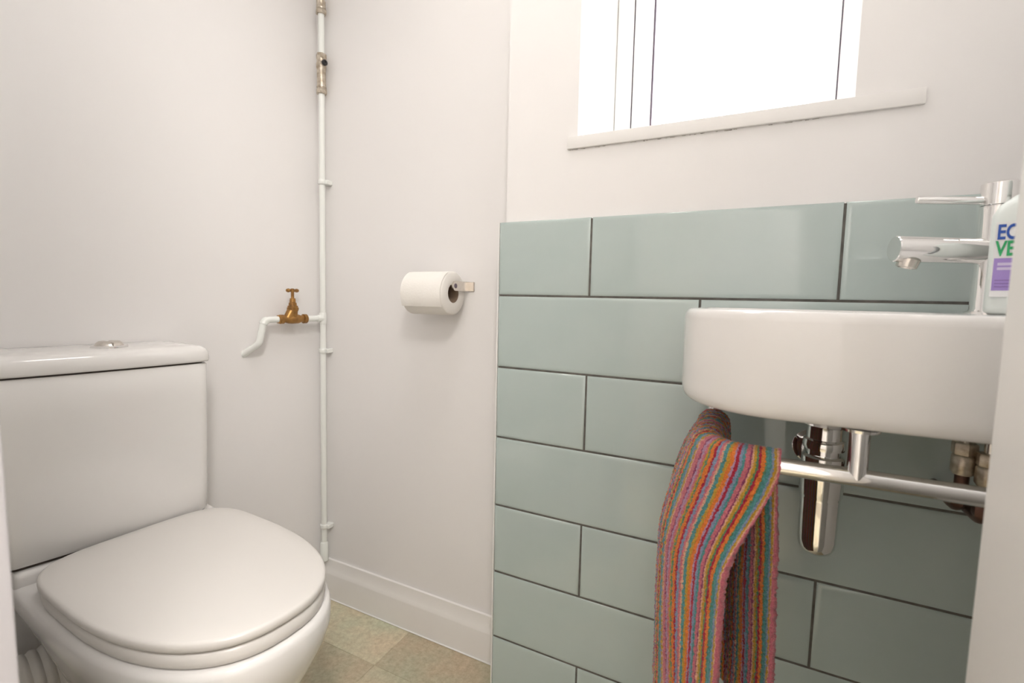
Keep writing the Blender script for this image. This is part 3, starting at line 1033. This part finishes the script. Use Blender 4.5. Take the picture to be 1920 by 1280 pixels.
def bez(pts, u):
    """piecewise smooth interpolation (Catmull-Rom) through 2-D points"""
    n = len(pts) - 1
    x = max(0, min(0.99999, u)) * n
    i = int(x); f = x - i
    p = [Vector(pts[max(0, min(n, j))]) for j in (i - 1, i, i + 1, i + 2)]
    return 0.5 * ((2 * p[1]) + (-p[0] + p[2]) * f + (2 * p[0] - 5 * p[1] + 4 * p[2] - p[3]) * f * f + (-p[0] + 3 * p[1] - 3 * p[2] + p[3]) * f ** 3)


TK = 0.0075                              # cloth thickness
LEN_O, LEN_I = 0.43, 0.40
# plan positions of the outer hem and inner hem, back end to front end
OUT_MID = [(0.398, -0.112), (0.384, -0.150), (0.392, -0.195), (0.389, -0.235), (0.408, -0.270), (0.444, -0.300), (0.474, -0.322)]
OUT_HEM = [(0.392, -0.118), (0.374, -0.150), (0.396, -0.185), (0.384, -0.225), (0.412, -0.262), (0.434, -0.292), (0.464, -0.318)]
IN_MID = [(0.462, -0.116), (0.466, -0.132), (0.468, -0.148), (0.474, -0.166), (0.480, -0.190), (0.500, -0.228), (0.528, -0.266)]
IN_HEM = [(0.464, -0.116), (0.472, -0.128), (0.466, -0.144), (0.478, -0.160), (0.480, -0.184), (0.502, -0.220), (0.529, -0.256)]
NU, NV = 280, 460


def towel_point(u, v):
    """u along the rail, v in [-1, 1]: outer hem to inner hem"""
    P = along(u); N = nrm(u)
    r = RLR + 0.0055 + 0.004 * max(0.0, 1 - u * 1.6)
    half = PI * r / 2
    if v < 0:
        d = -v * LEN_O; side = 1
    else:
        d = v * LEN_I; side = -1
    if d < half:
        a = d / r
        return P + N * (side * r * math.sin(a)) + Vector((0, 0, r * math.cos(a)))
    q = (d - half)
    top = P + N * (side * r)
    mid, hem, ln = (OUT_MID, OUT_HEM, LEN_O) if side == 1 else (IN_MID, IN_HEM, LEN_I)
    f = q / (ln - half)
    m2, h2 = bez(mid, u), bez(hem, u)
    k = 0.33
    if f < k:
        g = f / k
        g = math.sin(g * PI / 2) ** 0.62 * (1 - u) + (g * g * (3 - 2 * g) * 0.55 + g * 0.45) * u
        xy = Vector((top.x, top.y)).lerp(m2, g)
    else:
        xy = m2.lerp(h2, (f - k) / (1 - k))
    w = 0.0032 * math.sin(u * 17 + 2.2 * f + side) * min(1, f * 2.5)
    x = xy.x + N.x * w + 0.0035 * math.sin(7 * f + 3 * u) * f
    y = xy.y + N.y * w
    return Vector((x, y, top.z - q))


bm = bmesh.new()
uvl = bm.loops.layers.uv.new('stripe')
grid = []
for j in range(NV + 1):
    v = -1 + 2 * j / NV
    grid.append([bm.verts.new(towel_point(i / NU, v)) for i in range(NU + 1)])
for j in range(NV):
    for i in range(NU):
        f = bm.faces.new((grid[j][i], grid[j][i + 1], grid[j + 1][i + 1], grid[j + 1][i]))
        for l, (ii, jj) in zip(f.loops, ((i, j), (i + 1, j), (i + 1, j + 1), (i, j + 1))):
            l[uvl].uv = (0.05 + 2.945 * ii / NU, jj / NV)
bm.normal_update()
# terry pile: fine uneven relief, then thickness
me = bpy.data.meshes.new('terry_cloth')
bm.to_mesh(me); bm.free()
for p in me.polygons: p.use_smooth = True
me.materials.append(MTOWEL)
towel = empty('hand_towel', (0.45, -0.24, 0.35))
tag(towel, 'multicoloured striped terry towel draped over the chrome rail', 'towel')
cloth = link_me('terry_cloth', me, towel)
sol = cloth.modifiers.new('thickness', 'SOLIDIFY'); sol.thickness = TK; sol.offset = 0
tex = bpy.data.textures.new('pile', 'CLOUDS'); tex.noise_scale = 0.0026; tex.noise_depth = 1
dm = cloth.modifiers.new('pile', 'DISPLACE'); dm.texture = tex; dm.strength = 0.0046; dm.mid_level = 0.5; dm.texture_coords = 'LOCAL'
# care tag at the outer back edge
bm = bmesh.new()
rings = []
for k in range(6):
    p = Vector((0.3790 - 0.0035 * math.sin(k * PI / 5), -0.152, 0.4075 - 0.0036 * k))
    rings.append([p + Vector((0.012, -0.004, 0)), p + Vector((0, 0.004, 0)), p + Vector((-0.0005, 0.0034, 0)), p + Vector((0.0115, -0.0046, 0))])
loft(bm, rings)
link('care_tag', bm, MLABEL, towel)
